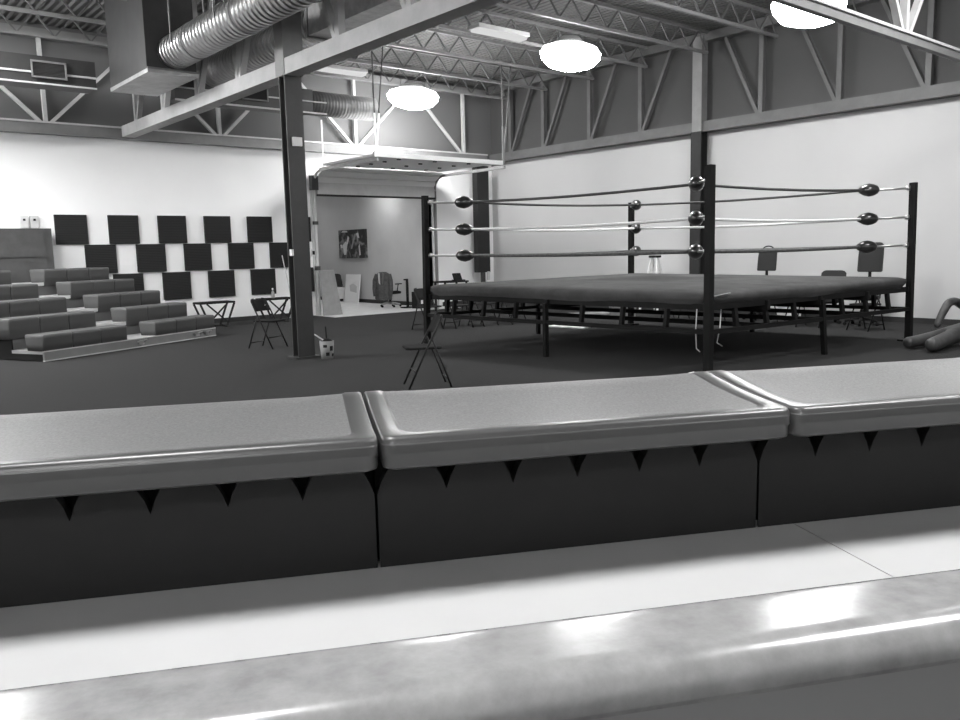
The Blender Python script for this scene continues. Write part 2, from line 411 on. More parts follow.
# ------------------------------------------------------------------ ducts
d = thing('air_duct', 'long ribbed air duct running along the back wall beneath the joists', 'air duct', (0, 0, 0))
MB().box(XL + 1, 4.40, 15.45, 15.95, 4.41, 4.86).box(5.75, 8.6, 15.45, 15.95, 4.39, 4.84).build('duct_body', M['ductdark'], d)
MB().box(XL + 1, 4.40, 15.42, 15.45, 4.40, 4.425).box(XL + 1, 4.40, 15.42, 15.45, 4.57, 4.60).box(5.75, 8.9, 15.42, 15.45, 4.36, 4.39).box(5.75, 8.9, 15.42, 15.45, 4.585, 4.61).build('seam_flange', M['steel_light'], d)
MB().lathe([(0.0, 0), (0.25, 0.0), (0.25, 1.6), (0.23, 1.6), (0, 1.58)], (8.6, 15.7, 4.62), (1, 0, 0), 24).build('round_section', M['galvx'], d)
for xx in (3.40, 7.05):
    g = MB().box(xx, xx + 0.5, 15.38, 15.45, 4.50, 4.76).build('register', M['grille'], d)
    MB().box(xx - 0.02, xx + 0.52, 15.36, 15.385, 4.74, 4.77).box(xx - 0.02, xx + 0.52, 15.36, 15.385, 4.49, 4.515).box(xx - 0.02, xx + 0.005, 15.36, 15.385, 4.5, 4.76).box(xx + 0.495, xx + 0.52, 15.36, 15.385, 4.5, 4.76).build('register_frame', M['steel_mid'], g)
d = thing('supply_duct', 'fat spiral duct with a square drop box running beside the column girder', 'air duct', (4.87, 13.1, 0))
MB().box(-0.385, 0.385, 0.02, 1.84, 4.36, 5.98).build('drop_box', M['ductdark'], d)
MB().prism([(-0.39, 4.30), (0.39, 4.30), (0.39, 4.36), (-0.39, 4.36)], -0.03, 1.86, 'xz').build('plenum_pan', M['galvflat'], d)
MB().box(-0.40, 0.40, -0.06, -0.03, 4.35, 4.375).build('pan_flange', M['steel_mid'], d)
MB().lathe([(0.0, 0), (0.26, 0), (0.26, 9.0), (0, 9.0)], (0.05, 0.05, 4.64), (0, -1, 0), 32).build('spiral_pipe', M['galv'], d)
for yy in (-0.9, -2.6, -4.3):
    MB().lathe([(0.262, 0), (0.268, 0), (0.268, 0.05), (0.262, 0.05)], (0.05, yy, 4.64), (0, -1, 0), 32).build('joint_band', M['steel_mid'], d)
for yy in (-0.6, -2.2, -3.9):
    MB().box(-0.222, -0.207, yy, yy + 0.03, 4.64, 5.5).box(-0.222, 0.322, yy, yy + 0.03, 5.5, 5.515).box(0.307, 0.322, yy, yy + 0.03, 4.64, 5.5).build('hanger_strap', M['steel_mid'], d)
d = thing('return_duct', 'second ribbed duct seen between the webs of the column girder', 'air duct', (6.4, 15.2, 0))
MB().lathe([(0, 0), (0.26, 0), (0.26, 4.2), (0, 4.2)], (0, 0, 4.88), (0, -1, 0), 28).build('spiral_pipe', M['galv'], d)
MB().box(-0.32, 0.32, -7.0, -4.2, 4.62, 5.1).box(-0.32, 0.32, -9.6, -7.03, 4.62, 5.1).build('square_section', M['galvflat'], d)
for yy in (-7.05, -4.24): MB().box(-0.34, 0.34, yy, yy + 0.07, 4.60, 5.12).build('duct_flange', M['steel_mid'], d)
for yy in (-1.5, -5.0, -8.5): MB().box(-0.01, 0.01, yy, yy + 0.03, 5.08, 6.0).build('hanger_strap', M['steel_mid'], d)

# ------------------------------------------------------------------ lamps
def high_bay(x, y, z, label):
    t = thing('high_bay_lamp', label, 'ceiling lamp', (x, y, z), 0, None)
    n = 36
    def ring(ax, ay, zz): return [(ax * math.copysign(abs(math.cos(2 * PI * k / n)) ** 1.35, math.cos(2 * PI * k / n)), ay * math.sin(2 * PI * k / n), zz) for k in range(n)]
    MB().loops([ring(0.68, 0.52, 0.0), ring(0.65, 0.50, -0.10), ring(0.51, 0.40, -0.22), ring(0.26, 0.2, -0.29)], True, True).build('diffuser', M['lamp'], t)  # swollen lens follows the outline of the lamp's bloom
    MB().loops([ring(0.68, 0.52, 0.0), ring(0.62, 0.47, 0.09), ring(0.40, 0.30, 0.16)], True, True).build('top_lens', M['lampup'], t)
    MB().loops([ring(0.40, 0.30, 0.16), ring(0.3, 0.22, 0.22), ring(0.2, 0.16, 0.3)], True, True).build('housing', M['steel_light'], t)
    for sx in (-0.35, 0.35):
        MB().tube([(sx, 0, 0.06), (sx, 0, 5.52 - z)], 0.008, 6).build('hanger_rod', M['steel_mid'], t)
    return t
LZ = 5.16
high_bay(11.75, 16.30, LZ, 'glowing ceiling lamp above the overhead door, farthest of the bright ones')
high_bay(11.78, 11.20, LZ, 'glowing ceiling lamp over the back half of the ring')
high_bay(12.10, 6.60, LZ - 0.12, 'large glowing ceiling lamp cut by the top edge above the right ring corner')
for x, y in ((0.7, 14.9), (-1.9, 15.8), (-3.8, 14.9), (1.6, 13.9), (-0.1, 1.65), (3.6, -0.35), (-4.6, -4.2), (0.2, 16.5), (-3.6, 10.5), (9.6, 2.2)):  # unseen lamps added for their light; a few inferred from shadow and glow
    high_bay(x, y, LZ, 'unseen ceiling lamp added out of frame for its light', )['group'] = 'unseen ceiling lamps added out of frame'
def down_light(x, y, label):
    cl = thing('corridor_lamp', label, 'ceiling lamp', (x, y, 3.612))
    MB().lathe([(0.0, -0.02), (0.16, -0.02), (0.16, 0.0), (0.0, 0.0)], (0, 0, 0), (0, 0, 1), 20).build('diffuser', M['lampcorr'], cl)
    MB().lathe([(0.165, -0.03), (0.19, -0.03), (0.19, 0.0), (0.165, 0.0)], (0, 0, 0), (0, 0, 1), 20).build('trim_ring', M['white'], cl)
down_light(12.55, 19.75, 'small ceiling lamp washing the corridor wall with light')
down_light(11.6, 23.6, 'small unseen lamp added to brighten the far corridor wall')  # added lamp, lifts the far end of the corridor wall
down_light(11.2, 19.4, 'small unseen lamp added behind the door header to brighten the corridor floor')  # added lamp, put in to brighten the corridor floor
def tube_light(x, y, z, label):
    t = thing('strip_light', label, 'strip light', (x, y, z))
    MB().box(-0.62, 0.62, -0.16, 0.16, 0.0, 0.07).build('housing', M['offwhite'], t)
    for sx in (-0.4, 0.4): MB().tube([(sx, 0, 0.07), (sx, 0, 6.0 - z)], 0.006, 6).build('hanger_rod', M['steel_mid'], t)
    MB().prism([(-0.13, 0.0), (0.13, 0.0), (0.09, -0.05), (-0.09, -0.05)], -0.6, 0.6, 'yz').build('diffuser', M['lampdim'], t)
    return t
tube_light(10.44, 11.72, 5.44, 'dim white strip light between the two brightest lamps')
tube_light(9.63, 16.05, 5.44, 'pale strip light under the roof just right of the column')

# ------------------------------------------------------------------ acoustic panels and small wall things
def panel(x0, z0, label, w=0.60, h=0.59):
    o = MB().box(-w / 2, w / 2, -0.06, 0, 0, h, 0.004).build('acoustic_panel', M['foam'])
    o.location = (x0 + w / 2, YB + 0.002, z0)
    tag(o, label, 'acoustic panel', 'acoustic foam squares on the back wall')
ordn = ['first', 'second', 'third', 'fourth', 'fifth', 'sixth']
for k in range(6):
    panel(4.117 + 1.0095 * k, 1.795 + 0.0, 'dark foam square, %s from the left in the top row of the checkerboard' % ordn[k])
for k in range(6):
    panel(3.625 + 1.0105 * (k + 1) if k < 5 else 3.625 + 1.0105 * 6 - 0.0, 1.195, 'dark foam square, %s from the left in the middle row of the checkerboard' % ordn[k]) if k < 5 else None
for k in range(5):
    panel(5.14 + 1.0105 * k, 0.585, 'dark foam square, %s from the left in the bottom row of the checkerboard' % ordn[k])
cab = thing('wall_cabinet', 'tall dark wooden cabinet against the wall behind the top bleacher row', 'cabinet', (3.0, 17.74, 0))
MB().box(-1.05, 0.95, -0.2, 0.24, 0, 2.10).build('carcass', M['board'], cab)
MB().box(-1.03, 0.83, -0.225, -0.2, 1.56, 2.06).build('upper_door', M['board'], cab)
MB().box(-1.03, 0.83, -0.225, -0.2, 0.05, 1.53).build('lower_door', M['board'], cab)
for i, xx in enumerate((3.58, 3.76)):
    s = thing('switch_box', ('pale wall box above the cabinet, left one of the pair', 'grey wall box above the cabinet, right one of the pair')[i], 'switch box', (xx, YB, 2.12))
    MB().box(-0.075, 0.075, -0.06, 0, 0, 0.24, 0.006).build('box', M[('offwhite', 'steel_light')[i]], s)
    MB().box(-0.02, 0.02, -0.075, -0.06, 0.14, 0.18).build('switch', M['black'], s)
s = thing('door_control', 'small black push-button box on the jamb of the overhead door', 'switch', (OX0 - 0.16, YB - 0.03, 1.45))
MB().box(-0.05, 0.05, -0.05, 0, 0, 0.16).build('box', M['offwhite'], s)
MB().box(-0.03, 0.03, -0.06, -0.05, 0.03, 0.12).build('button', M['black'], s)

# ------------------------------------------------------------------ wrestling ring
F, L_, R_ = Vector((8.18, 5.59, 0)), Vector((7.775, 10.61, 0)), Vector((12.77, 5.22, 0))
B_ = Vector((12.38, 10.22, 0))
CEN = (F + L_ + R_ + B_) / 4
ring = thing('wrestling_ring', 'large raised wrestling ring with dark posts, three ropes a side and a worn canvas', 'wrestling ring', (CEN.x, CEN.y, 0), R(-4.8))
rot = Matrix.Rotation(R(4.8), 3, 'Z')
def loc(p): return rot @ (Vector(p) - Vector((CEN.x, CEN.y, 0)))
corners = [loc(F), loc(R_), loc(B_), loc(L_)]
tops = {0: 2.41, 1: 2.34, 2: 2.33, 3: 2.37}
LIFT = (0.0, 0.012, 0.05, 0.02)
for i, c in enumerate(corners):
    dn = Vector((-c.x, -c.y, 0)).normalized()
    p = MB(); a = c.copy(); b = c + dn * 0.03; b.z = tops[i]
    ang = 0
    p.bar((a.x, a.y, 0.02), b, 0.085, 0.085, (0, 1, 0)); po = p.build('corner_post', M['ringsteel'], ring)
    MB().box(c.x - 0.11, c.x + 0.11, c.y - 0.11, c.y + 0.11, 0, 0.025).build('foot_plate', M['ringsteel'], po)
ROPZ = (1.42, 1.83, 2.25)
sag = (0.0, 0.0, 0.0)
rmat = ('rope_brown', 'rope_white', 'rope_dark')
tips = []
for i, c in enumerate(corners):
    dn = Vector((-c.x, -c.y, 0)).normalized()
    row = []
    for j, z in enumerate(ROPZ):
        s0 = 0.58 if i == 0 else 0.50
        lean = 0.03 * z / 2.4
        pad = MB()
        prof = [(0.012, 0.0), (0.06, 0.03), (0.085, 0.085), (0.098, 0.15), (0.080, 0.22), (0.045, 0.28), (0.014, 0.31)]
        base = c + dn * s0; base.z = z
        pad.lathe([(0, 0)] + prof + [(0, 0.31)], base, (dn.x, dn.y, 0), 14)
        po = pad.build('turnbuckle_pad', M['vinyl'], ring)
        st = c + dn * (0.05 + lean); st.z = z + 0.01
        en = c + dn * (s0 + 0.02); en.z = z
        MB().tube([st, (st + en) / 2, en], 0.016, 8).tube([st, st + (en - st) * 0.12], 0.035, 8).build('turnbuckle', M['chrome'], po)
        q = c + dn * (s0 + 0.22); q.z = z
        row.append(q)
    tips.append(row)
for i in range(4):
    a, b = i, (i + 1) % 4
    for j in range(3):
        p0, p1 = tips[a][j], tips[b][j]
        pts = []
        for k in range(13):
            t = k / 12; p = p0.lerp(p1, t); p.z -= 0.03 * math.sin(PI * t) * (1 if j else 0.6)
            pts.append(p)
        MB().tube(pts, 0.019 if j else 0.024, 8).build('rope', M[rmat[j]], ring)
# canvas platform: rounded slab with a wavy hem and a gentle crown
def canvas_ring(k, inset, z, wav=0.0):
    # quad outline following the four corners, inset from the post line
    pts = []; seg = 22
    q = []
    for i, c in enumerate(corners):
        dn = Vector((-c.x, -c.y, 0)).normalized()
        q.append(c + dn * inset * 1.414)
    for i in range(4):
        p0, p1 = q[i], q[(i + 1) % 4]
        for s in range(seg):
            t = s / seg
            # round the corner: chamfer-like pull towards the centre
            p = p0.lerp(p1, t); e = min(t, 1 - t)
            if e < 0.03: p = p * (1 - 0.02 * (1 - e / 0.03))
            lf = LIFT[i] * (1 - t) + LIFT[(i + 1) % 4] * t
            zz = z + lf + 0.012 + wav * (math.sin(11 * t + i * 1.7) + 0.6 * math.sin(23 * t + i)) 
            pts.append((p.x, p.y, zz))
    return pts
MB().loops([canvas_ring(0, 0.045, 0.765, 0.016), canvas_ring(0, 0.0, 0.83, 0.006), canvas_ring(0, -0.015, 0.875), canvas_ring(0, 0.0, 0.91), canvas_ring(0, 0.08, 0.934), canvas_ring(0, 0.35, 0.948), canvas_ring(0, 0.9, 0.962), canvas_ring(0, 1.6, 0.972), canvas_ring(0, 2.2, 0.975)], False, True).build('canvas', M['canvas'], ring)
# under frame
def lerp2(a, b, t): return a.lerp(b, t)
for i in range(4):
    a, b = corners[i], corners[(i + 1) % 4]
    inn = Vector((-(a + b).x, -(a + b).y, 0)).normalized() * 0.06
    z = Vector((0, 0, 1))
    MB().bar(a + inn + z * 0.775, b + inn + z * 0.775, 0.06, 0.075).build('upper_beam', M['ringsteel'], ring)
    MB().bar(a + z * 0.485, b + z * 0.485, 0.05, 0.055).build('lower_rail', M['ringsteel'], ring)
    for t in ((0.12, 0.25, 0.38, 0.62, 0.75, 0.88) if i in (0, 3) else (0.10, 0.22, 0.34, 0.46, 0.58, 0.70, 0.82, 0.92)):
        p = lerp2(a, b, t)
        MB().bar(p + z * 0.5 + inn * 0.4, p + z * 0.75 + inn, 0.055, 0.05, (0, 1, 0)).build('rail_strut', M['ringsteel'], ring)
    p = lerp2(a, b, 0.5)
    out = -inn.normalized() * (-0.05)
    MB().bar(p + Vector((0, 0, 0.0)) + (b - a).normalized() * (0.1 if i == 0 else 0.0), p + z * 0.75, 0.06, 0.06, (0, 1, 0)).build('middle_leg', M['ringsteel'], ring)
for t in (0.25, 0.5, 0.75):
    a = lerp2(corners[0], corners[1], t); b = lerp2(corners[3], corners[2], t)
    z = Vector((0, 0, 1))
    MB().bar(a + z * 0.74, b + z * 0.74, 0.08, 0.12).build('cross_beam', M['ringsteel'], ring)
    MB().bar(a + z * 0.48, b + z * 0.48, 0.05, 0.06).build('cross_beam', M['ringsteel'], ring)
MB().bar(lerp2(corners[0], corners[3], 0.5) + Vector((0, 0, .74)), lerp2(corners[1], corners[2], 0.5) + Vector((0, 0, .74)), 0.08, 0.12).build('cross_beam', M['ringsteel'], ring)
# decking boards under the canvas
q = [c * 0.965 for c in corners]
pl = MB(); n0 = [pl.bm.verts.new((p.x, p.y, 0.80)) for p in q]; n1 = [pl.bm.verts.new((p.x, p.y, 0.86)) for p in q]
pl.bm.faces.new(n0); pl.bm.faces.new(list(reversed(n1)))
for k in range(4): pl.bm.faces.new((n0[k], n1[k], n1[(k + 1) % 4], n0[(k + 1) % 4]))
pl.build('plank_deck', M['ringsteel'], ring)
# corner flap and cords near the front post
c = corners[0]
MB().prism([(0.0, 0.0), (0.26, -0.05), (0.24, 0.05), (0.05, 0.12)], 0.0, 0.012, 'xy').build('canvas_flap', M['grey'], ring).matrix_local = Matrix.Translation((c.x + 0.06, c.y - 0.02, 0.90)) @ Matrix.Rotation(R(-35), 4, 'X')
MB().tube([(c.x - 0.02, c.y + 0.16, 0.75), (c.x - 0.025, c.y + 0.17, 0.5), (c.x - 0.02, c.y + 0.16, 0.28), (c.x + 0.01, c.y + 0.13, 0.24)], 0.007, 6).build('tie_cord', M['offwhite'], ring)
MB().tube([(c.x + 0.35, c.y + 0.1, 0.75), (c.x + 0.33, c.y + 0.1, 0.5), (c.x + 0.28, c.y + 0.1, 0.33), (c.x + 0.38, c.y + 0.1, 0.28)], 0.007, 6).build('tie_cord', M['offwhite'], ring)

# ------------------------------------------------------------------ folding chairs
def folding_chair(label, loc_, face, group=None):
    # local +x is the way the sitter faces
    t = thing('folding_chair', label, 'folding chair', loc_, face, group)
    for sy in (-1, 1):
        y = 0.20 * sy
        MB().tube([(0.24, y, 0.0), (0.05, y, 0.40), (-0.05, y * 0.98, 0.59), (-0.135, y * 0.95, 0.755), (-0.15, y * 0.85, 0.788), (-0.155, y * 0.55, 0.797)], 0.0125, 8).build('front_leg', M['blackm'], t)
        MB().tube([(-0.24, y * 0.9, 0.0), (-0.16, y * 0.9, 0.22), (-0.035, y * 0.94, 0.54)], 0.0115, 8).build('rear_leg', M['blackm'], t)
    s = MB()
    s.loops([rrect(-0.15, 0.25, -0.185, 0.185, 0.06, 0.432), rrect(-0.155, 0.255, -0.19, 0.19, 0.06, 0.442), rrect(-0.15, 0.25, -0.185, 0.185, 0.06, 0.456), rrect(-0.10, 0.20, -0.14, 0.14, 0.05, 0.452)], True, True).build('seat', M['black'], t)
    b = MB(); rows = []
    for z, x in ((0.60, -0.06), (0.63, -0.075), (0.70, -0.11), (0.76, -0.140), (0.79, -0.152)):
        rows.append([(x + 0.03 * ((yy / 0.19) ** 2) - 0.012, yy, z) for yy in (-0.19, -0.1, 0, 0.1, 0.19)])
    vv = [[b.bm.verts.new(p) for p in r] for r in rows]; v2 = [[b.bm.verts.new((p[0] - 0.012, p[1], p[2])) for p in r] for r in rows]
    for i in range(4):
        for k in range(4):
            b.bm.faces.new((vv[i][k], vv[i][k + 1], vv[i + 1][k + 1], vv[i + 1][k])); b.bm.faces.new((v2[i][k], v2[i + 1][k], v2[i + 1][k + 1], v2[i][k + 1]))
    for i in range(4):
        b.bm.faces.new((vv[i][0], vv[i + 1][0], v2[i + 1][0], v2[i][0])); b.bm.faces.new((vv[i][4], v2[i][4], v2[i + 1][4], vv[i + 1][4]))
    for k in range(4):
        b.bm.faces.new((vv[0][k], v2[0][k], v2[0][k + 1], vv[0][k + 1])); b.bm.faces.new((vv[4][k], vv[4][k + 1], v2[4][k + 1], v2[4][k]))
    b.build('backrest', M['black'], t, smooth=True)
    MB().tube([(0.155, -0.2, 0.18), (0.155, 0.2, 0.18)], 0.009, 6).build('cross_bar', M['blackm'], t)
    MB().tube([(-0.21, -0.18, 0.09), (-0.21, 0.18, 0.09)], 0.009, 6).build('cross_bar', M['blackm'], t)
    return t
ch = folding_chair('black folding chair standing alone in front of the left ring post', (5.37, 7.35, 0), R(153))
fcb = folding_chair('black folding chair on the carpet left of the steel column', (5.86, 12.40, 0), R(-62))
MB().box(-0.13, -0.10, 0.10, 0.19, 0.62, 0.70, 0.01).build('white_tag', M['white'], fcb)
GRP = 'folding chairs kept behind the ring'
LAB = 'black folding chair behind the ring, only legs and seat showing below its deck'
for x, y, a in ((9.35, 12.75, -80), (9.95, 12.55, -95), (10.55, 12.5, -85), (11.2, 12.35, -90), (13.9, 10.3, 185), (13.95, 9.5, 175), (14.05, 8.05, 180), (14.0, 7.4, 190), (13.95, 6.4, 170)):
    copy_thing(ch, (x, y, 0), R(a), LAB, GRP)

# ------------------------------------------------------------------ folding stands
def stand(x, y, label):
    t = thing('folding_stand', label, 'folding stand', (x, y, 0), R(2))
    MB().box(-0.39, 0.39, -0.20, 0.20, 0.50, 0.54, 0.008).build('top', M['black'], t)
    for sx in (-1, 1):
        for sy in (-0.17, 0.17): MB().bar((0.375 * sx, sy, 0.50), (0.17 * sx, sy, 0.0), 0.035, 0.03, (0, 1, 0)).build('leg', M['blackm'], t)
        MB().bar((0.24 * sx, -0.155 + 0.02 * sx, 0.50), (-0.20 * sx, -0.155 + 0.02 * sx, 0.10), 0.03, 0.02, (0, 1, 0)).build('cross_brace', M['blackm'], t)
        MB().bar((0.17 * sx, -0.22, 0.012), (0.17 * sx, 0.22, 0.012), 0.03, 0.024).build('foot', M['blackm'], t)
    MB().bar((-0.17, 0, 0.03), (0.17, 0, 0.03), 0.02, 0.02).build('foot_bar', M['blackm'], t)
    return t
stand(6.86, 17.0, 'black folding stand with crossed legs beside the bleacher end')
stand(8.30, 17.05, 'black folding stand with crossed legs behind the folding chair, bottle on top')
b = thing('spray_bottle', 'small clear bottle standing on the folding stand by the wall', 'bottle', (8.22, 17.0, 0.54))
MB().lathe([(0, 0), (0.035, 0), (0.038, 0.02), (0.038, 0.12), (0.015, 0.16), (0.013, 0.19), (0, 0.19)], n=14).build('body', M['grey'], b)
MB().lathe([(0, 0.18), (0.018, 0.18), (0.018, 0.22), (0, 0.225)], n=12).build('cap', M['white'], b)
br = thing('broom', 'thin pale broom leaning on the wall left of the column', 'broom', (9.10, 17.78, 0))
MB().tube([(0.02, 0, 0.12), (-0.14, 0.15, 1.48)], 0.013, 8).build('handle', M['offwhite'], br)
MB().prism([(-0.10, 0.0), (0.16, 0.0), (0.09, 0.14), (-0.03, 0.14)], -0.03, 0.03, 'xz').build('bristles', M['grey'], br)
bk = thing('bucket', 'patched light bucket with cleaning tools at the foot of the column', 'bucket', (5.80, 10.36, 0))
MB().lathe([(0, 0), (0.085, 0), (0.105, 0.26), (0.098, 0.26), (0.08, 0.02), (0, 0.02)], n=20).build('pail', M['grey'], bk)
MB().lathe([(0.0, 0.24), (0.097, 0.24), (0.06, 0.28), (0.0, 0.30)], n=16).build('rag', M['black'], bk)
for a, h, z in ((-130, 0.05, 0.05), (-95, 0.07, 0.12), (-150, 0.04, 0.17), (-75, 0.04, 0.04)):
    p = MB(); r0 = 0.096
    for k in range(4):
        a0, a1 = R(a + k * 8), R(a + k * 8 + 8)
        rr = lambda zz: 0.087 + 0.02 * zz / 0.26
        vs = [p.bm.verts.new((rr(zz) * math.cos(aa), rr(zz) * math.sin(aa), zz)) for aa, zz in ((a0, z), (a1, z), (a1, z + h), (a0, z + h))]
        p.bm.faces.new(vs)
    p.build('label_patch', M['black'], bk)
MB().bar((-0.02, 0.0, 0.25), (-0.16, 0.05, 0.36), 0.045, 0.02).build('brush', M['white'], bk)
MB().tube([(0.03, 0.04, 0.1), (0.02, 0.05, 0.46)], 0.01, 6).build('brush_handle', M['black'], bk)

# ------------------------------------------------------------------ corridor things
pic = thing('canvas_picture', 'square dark canvas picture with pale streaks on the corridor wall', 'picture', (CX, 21.70, 1.34))
MB().box(-0.09, 0, -0.75, 0.75, 0, 0.86).build('canvas', M['picture'], pic)
for pts in (((0.45, 0.10), (0.33, 0.12), (0.25, 0.42), (0.34, 0.52), (0.52, 0.40)), ((0.30, 0.46), (0.22, 0.42), (0.12, 0.62), (0.20, 0.68)),
            ((-0.42, 0.08), (-0.50, 0.10), (-0.46, 0.42), (-0.40, 0.36)), ((-0.35, 0.62), (-0.46, 0.60), (-0.40, 0.76), (-0.28, 0.74)),
            ((0.64, 0.32), (0.52, 0.32), (0.56, 0.42), (0.66, 0.42)), ((0.56, 0.79), (0.2, 0.79), (0.26, 0.83), (0.5, 0.84))):
    MB().prism(pts, -0.094, -0.0895, 'yz').build('pale_shape', M['steel_light'], pic)
MB().prism(((0.06, 0.30), (-0.02, 0.28), (-0.28, 0.72), (-0.20, 0.74)), -0.093, -0.0895, 'yz').build('pale_streak', M['grey'], pic)
py_ = MB().prism([(-0.29, 0), (0.27, 0), (0.15, 1.10), (-0.27, 1.10)], -0.01, 0.01, 'xz').build('plywood_sheet', M['plywood'])
py_.location = (10.09, 17.62, 0.003); py_.rotation_euler = (R(-6), 0, R(6))
tag(py_, 'grey plywood sheet leaning by the left jamb of the opening', 'board')
wp = thing('white_board', 'smudged white board leaning against the corridor wall under the picture', 'board', (13.07, 21.70, 0), 0)
bd = MB().box(-0.015, 0.015, -0.40, 0.42, 0, 0.86).build('sheet', M['white'], wp); bd.rotation_euler = (0, R(8), 0)
sm = MB().prism(((-0.28, 0.30), (0.10, 0.34), (0.16, 0.52), (-0.05, 0.58), (-0.26, 0.50)), -0.017, -0.0152, 'yz').build('smudge', M['steel_light'], wp); sm.rotation_euler = (0, R(8), 0)
sb = thing('storage_tub', 'pale storage tub on the corridor floor left of the white board', 'tub', (12.97, 22.42, 0))
MB().prism([(-0.20, 0.0), (0.20, 0.0), (0.24, 0.42), (-0.24, 0.42)], -0.22, 0.22, 'xz').build('body', M['offwhite'], sb)
MB().box(-0.26, 0.26, -0.24, 0.24, 0.42, 0.45).build('lid', M['white'], sb)
MB().box(-0.10, 0.10, -0.235, -0.22, 0.02, 0.10).build('base_patch', M['black'], sb)
def jacket(name, label, cat, loc_, w, h, m, rz=0, sleeves=False):
    t = MB(); rows = []
    prof = ((0.0, 0.98, 0.10), (0.04, 1.0, 0.11), (0.35, 0.96, 0.11), (0.70, 0.88, 0.10), (0.88, 0.84, 0.085), (0.96, 0.66, 0.07), (1.0, 0.34, 0.05))
    for zf, wf, df in prof:
        ring_ = []
        for k in range(28):
            a = 2 * PI * k / 28; fold = 1 + 0.07 * math.sin(7 * a + zf * 4) * (1.2 - zf)
            ring_.append((w / 2 * wf * math.cos(a) * fold, df * math.sin(a) * fold, h * zf + 0.015 * math.sin(5 * a) * (1 - zf)))
        rows.append(ring_)
    t.loops(rows, True, True)
    o = t.build(name, m); o.location = loc_; o.rotation_euler = (0, 0, rz)
    if sleeves:
        for sx in (-1, 1):
            MB().tube([(sx * w * 0.40, 0.0, h * 0.92), (sx * w * 0.50, 0.03, h * 0.70), (sx * w * 0.53, 0.04, h * 0.40), (sx * w * 0.50, 0.05, h * 0.12)], [0.05, 0.06, 0.055, 0.045], 10).build('sleeve', m, o)
        for sx in (-1, 1):
            MB().prism([(sx * 0.03, h * 0.55), (sx * 0.07, h * 0.60), (sx * 0.09, h * 0.95), (sx * 0.05, h * 0.97)], 0.085, 0.115, 'xz').build('lapel', M['steel_dim'] if sx < 0 else M['steel_light'], o)
    tag(o, label, cat); return o
jacket('black_jacket', 'black jacket heaped on the pale tub beside the white board', 'jacket', (12.97, 22.42, 0.475), 0.40, 0.40, M['cloth'], R(-35))
def office_chair(label, loc_, face, back=True, loop=False, seat_z=0.50, back_w=0.42, b0=0.62, b1=1.10, arms=True):
    t = thing('office_chair', label, 'office chair', loc_, face)
    for k in range(5):
        a = R(72 * k + 20); dx, dy = math.cos(a), math.sin(a)
        MB().tube([(0, 0, 0.12), (0.14 * dx, 0.14 * dy, 0.105), (0.28 * dx, 0.28 * dy, 0.075)], [0.028, 0.024, 0.018], 8).build('base_arm', M['chrome'] if arms else M['black'], t)
        MB().lathe([(0, -0.02), (0.03, -0.02), (0.03, 0.02), (0, 0.02)], (0.28 * dx, 0.28 * dy, 0.03), (-dy, dx, 0), 12).build('caster', M['black'], t)
    MB().lathe([(0.03, 0.10), (0.03, 0.28), (0.018, 0.28), (0.018, seat_z - 0.06)], n=12).build('gas_column', M['black'], t)
    MB().loops([rrect(-0.23, 0.24, -0.24, 0.24, 0.08, seat_z - 0.06), rrect(-0.25, 0.26, -0.25, 0.25, 0.09, seat_z - 0.03), rrect(-0.25, 0.26, -0.25, 0.25, 0.09, seat_z), rrect(-0.2, 0.21, -0.2, 0.2, 0.08, seat_z + 0.02)], True, True).build('seat', M['black'], t)
    bw = back_w / 2; br_ = []
    for z, x, wf in ((b0, -0.25, 0.92), (b0 + 0.02, -0.255, 1.0), ((b0 + b1) / 2, -0.275, 1.0), (b1 - 0.05, -0.30, 0.97), (b1 - 0.01, -0.31, 0.8), (b1, -0.312, 0.6)):
        br_.append([(x + 0.022 * math.cos(2 * PI * k / 16), bw * wf * math.copysign(abs(math.sin(2 * PI * k / 16)) ** 0.5, math.sin(2 * PI * k / 16)), z) for k in range(16)])
    bb = MB().loops(br_, True, True).build('backrest', M['mesh'], t)
    MB().bar((-0.05, 0, seat_z - 0.05), (-0.27, 0, seat_z - 0.02), 0.05, 0.03).bar((-0.27, 0, seat_z - 0.03), (-0.265, 0, b0 + 0.15), 0.05, 0.02, (1, 0, 0)).build('back_stem', M['black'], t)
    if loop:
        MB().tube([(-0.31, 0.13 * math.cos(R(a)), b1 - 0.02 + 0.09 * math.sin(R(a))) for a in range(0, 181, 15)], 0.013, 8).build('head_loop', M['black'], t)
    if arms:
        for sy in (-1, 1):
            MB().tube([(-0.08, 0.22 * sy, seat_z - 0.03), (-0.08, 0.30 * sy, seat_z + 0.02), (-0.02, 0.30 * sy, seat_z + 0.20)], 0.015, 8).build('arm_post', M['black'], t)
            MB().box(-0.14, 0.13, 0.30 * sy - 0.035, 0.30 * sy + 0.035, seat_z + 0.20, seat_z + 0.23, 0.01).build('armrest', M['black'], t)
    return t
oc = office_chair('black office chair with chrome base on the corridor floor, jacket over its back', (12.60, 18.88, 0), R(22), b0=0.55, b1=0.92, seat_z=0.42)
jk = jacket('charcoal_jacket', 'charcoal jacket draped over the back of the corridor office chair', 'jacket', (12.60 - 0.27, 18.88 - 0.11, 0.22), 0.52, 0.75, M['cloth2'], R(112), True)
office_chair('high-backed black office chair behind the ring with a loop headrest', (14.75, 8.92, 0), R(180), loop=True, back_w=0.42, b0=0.96, b1=1.38, seat_z=0.52, arms=False)
office_chair('high-backed black office chair behind the ring near its right corner post', (14.75, 6.86, 0), R(180), back_w=0.46, b0=0.95, b1=1.48, seat_z=0.52, arms=False)
office_chair('low-backed black office chair behind the ring, only its rounded top above the canvas', (14.75, 7.55, 0), R(180), back_w=0.50, b0=0.58, b1=0.975, seat_z=0.44, arms=False)
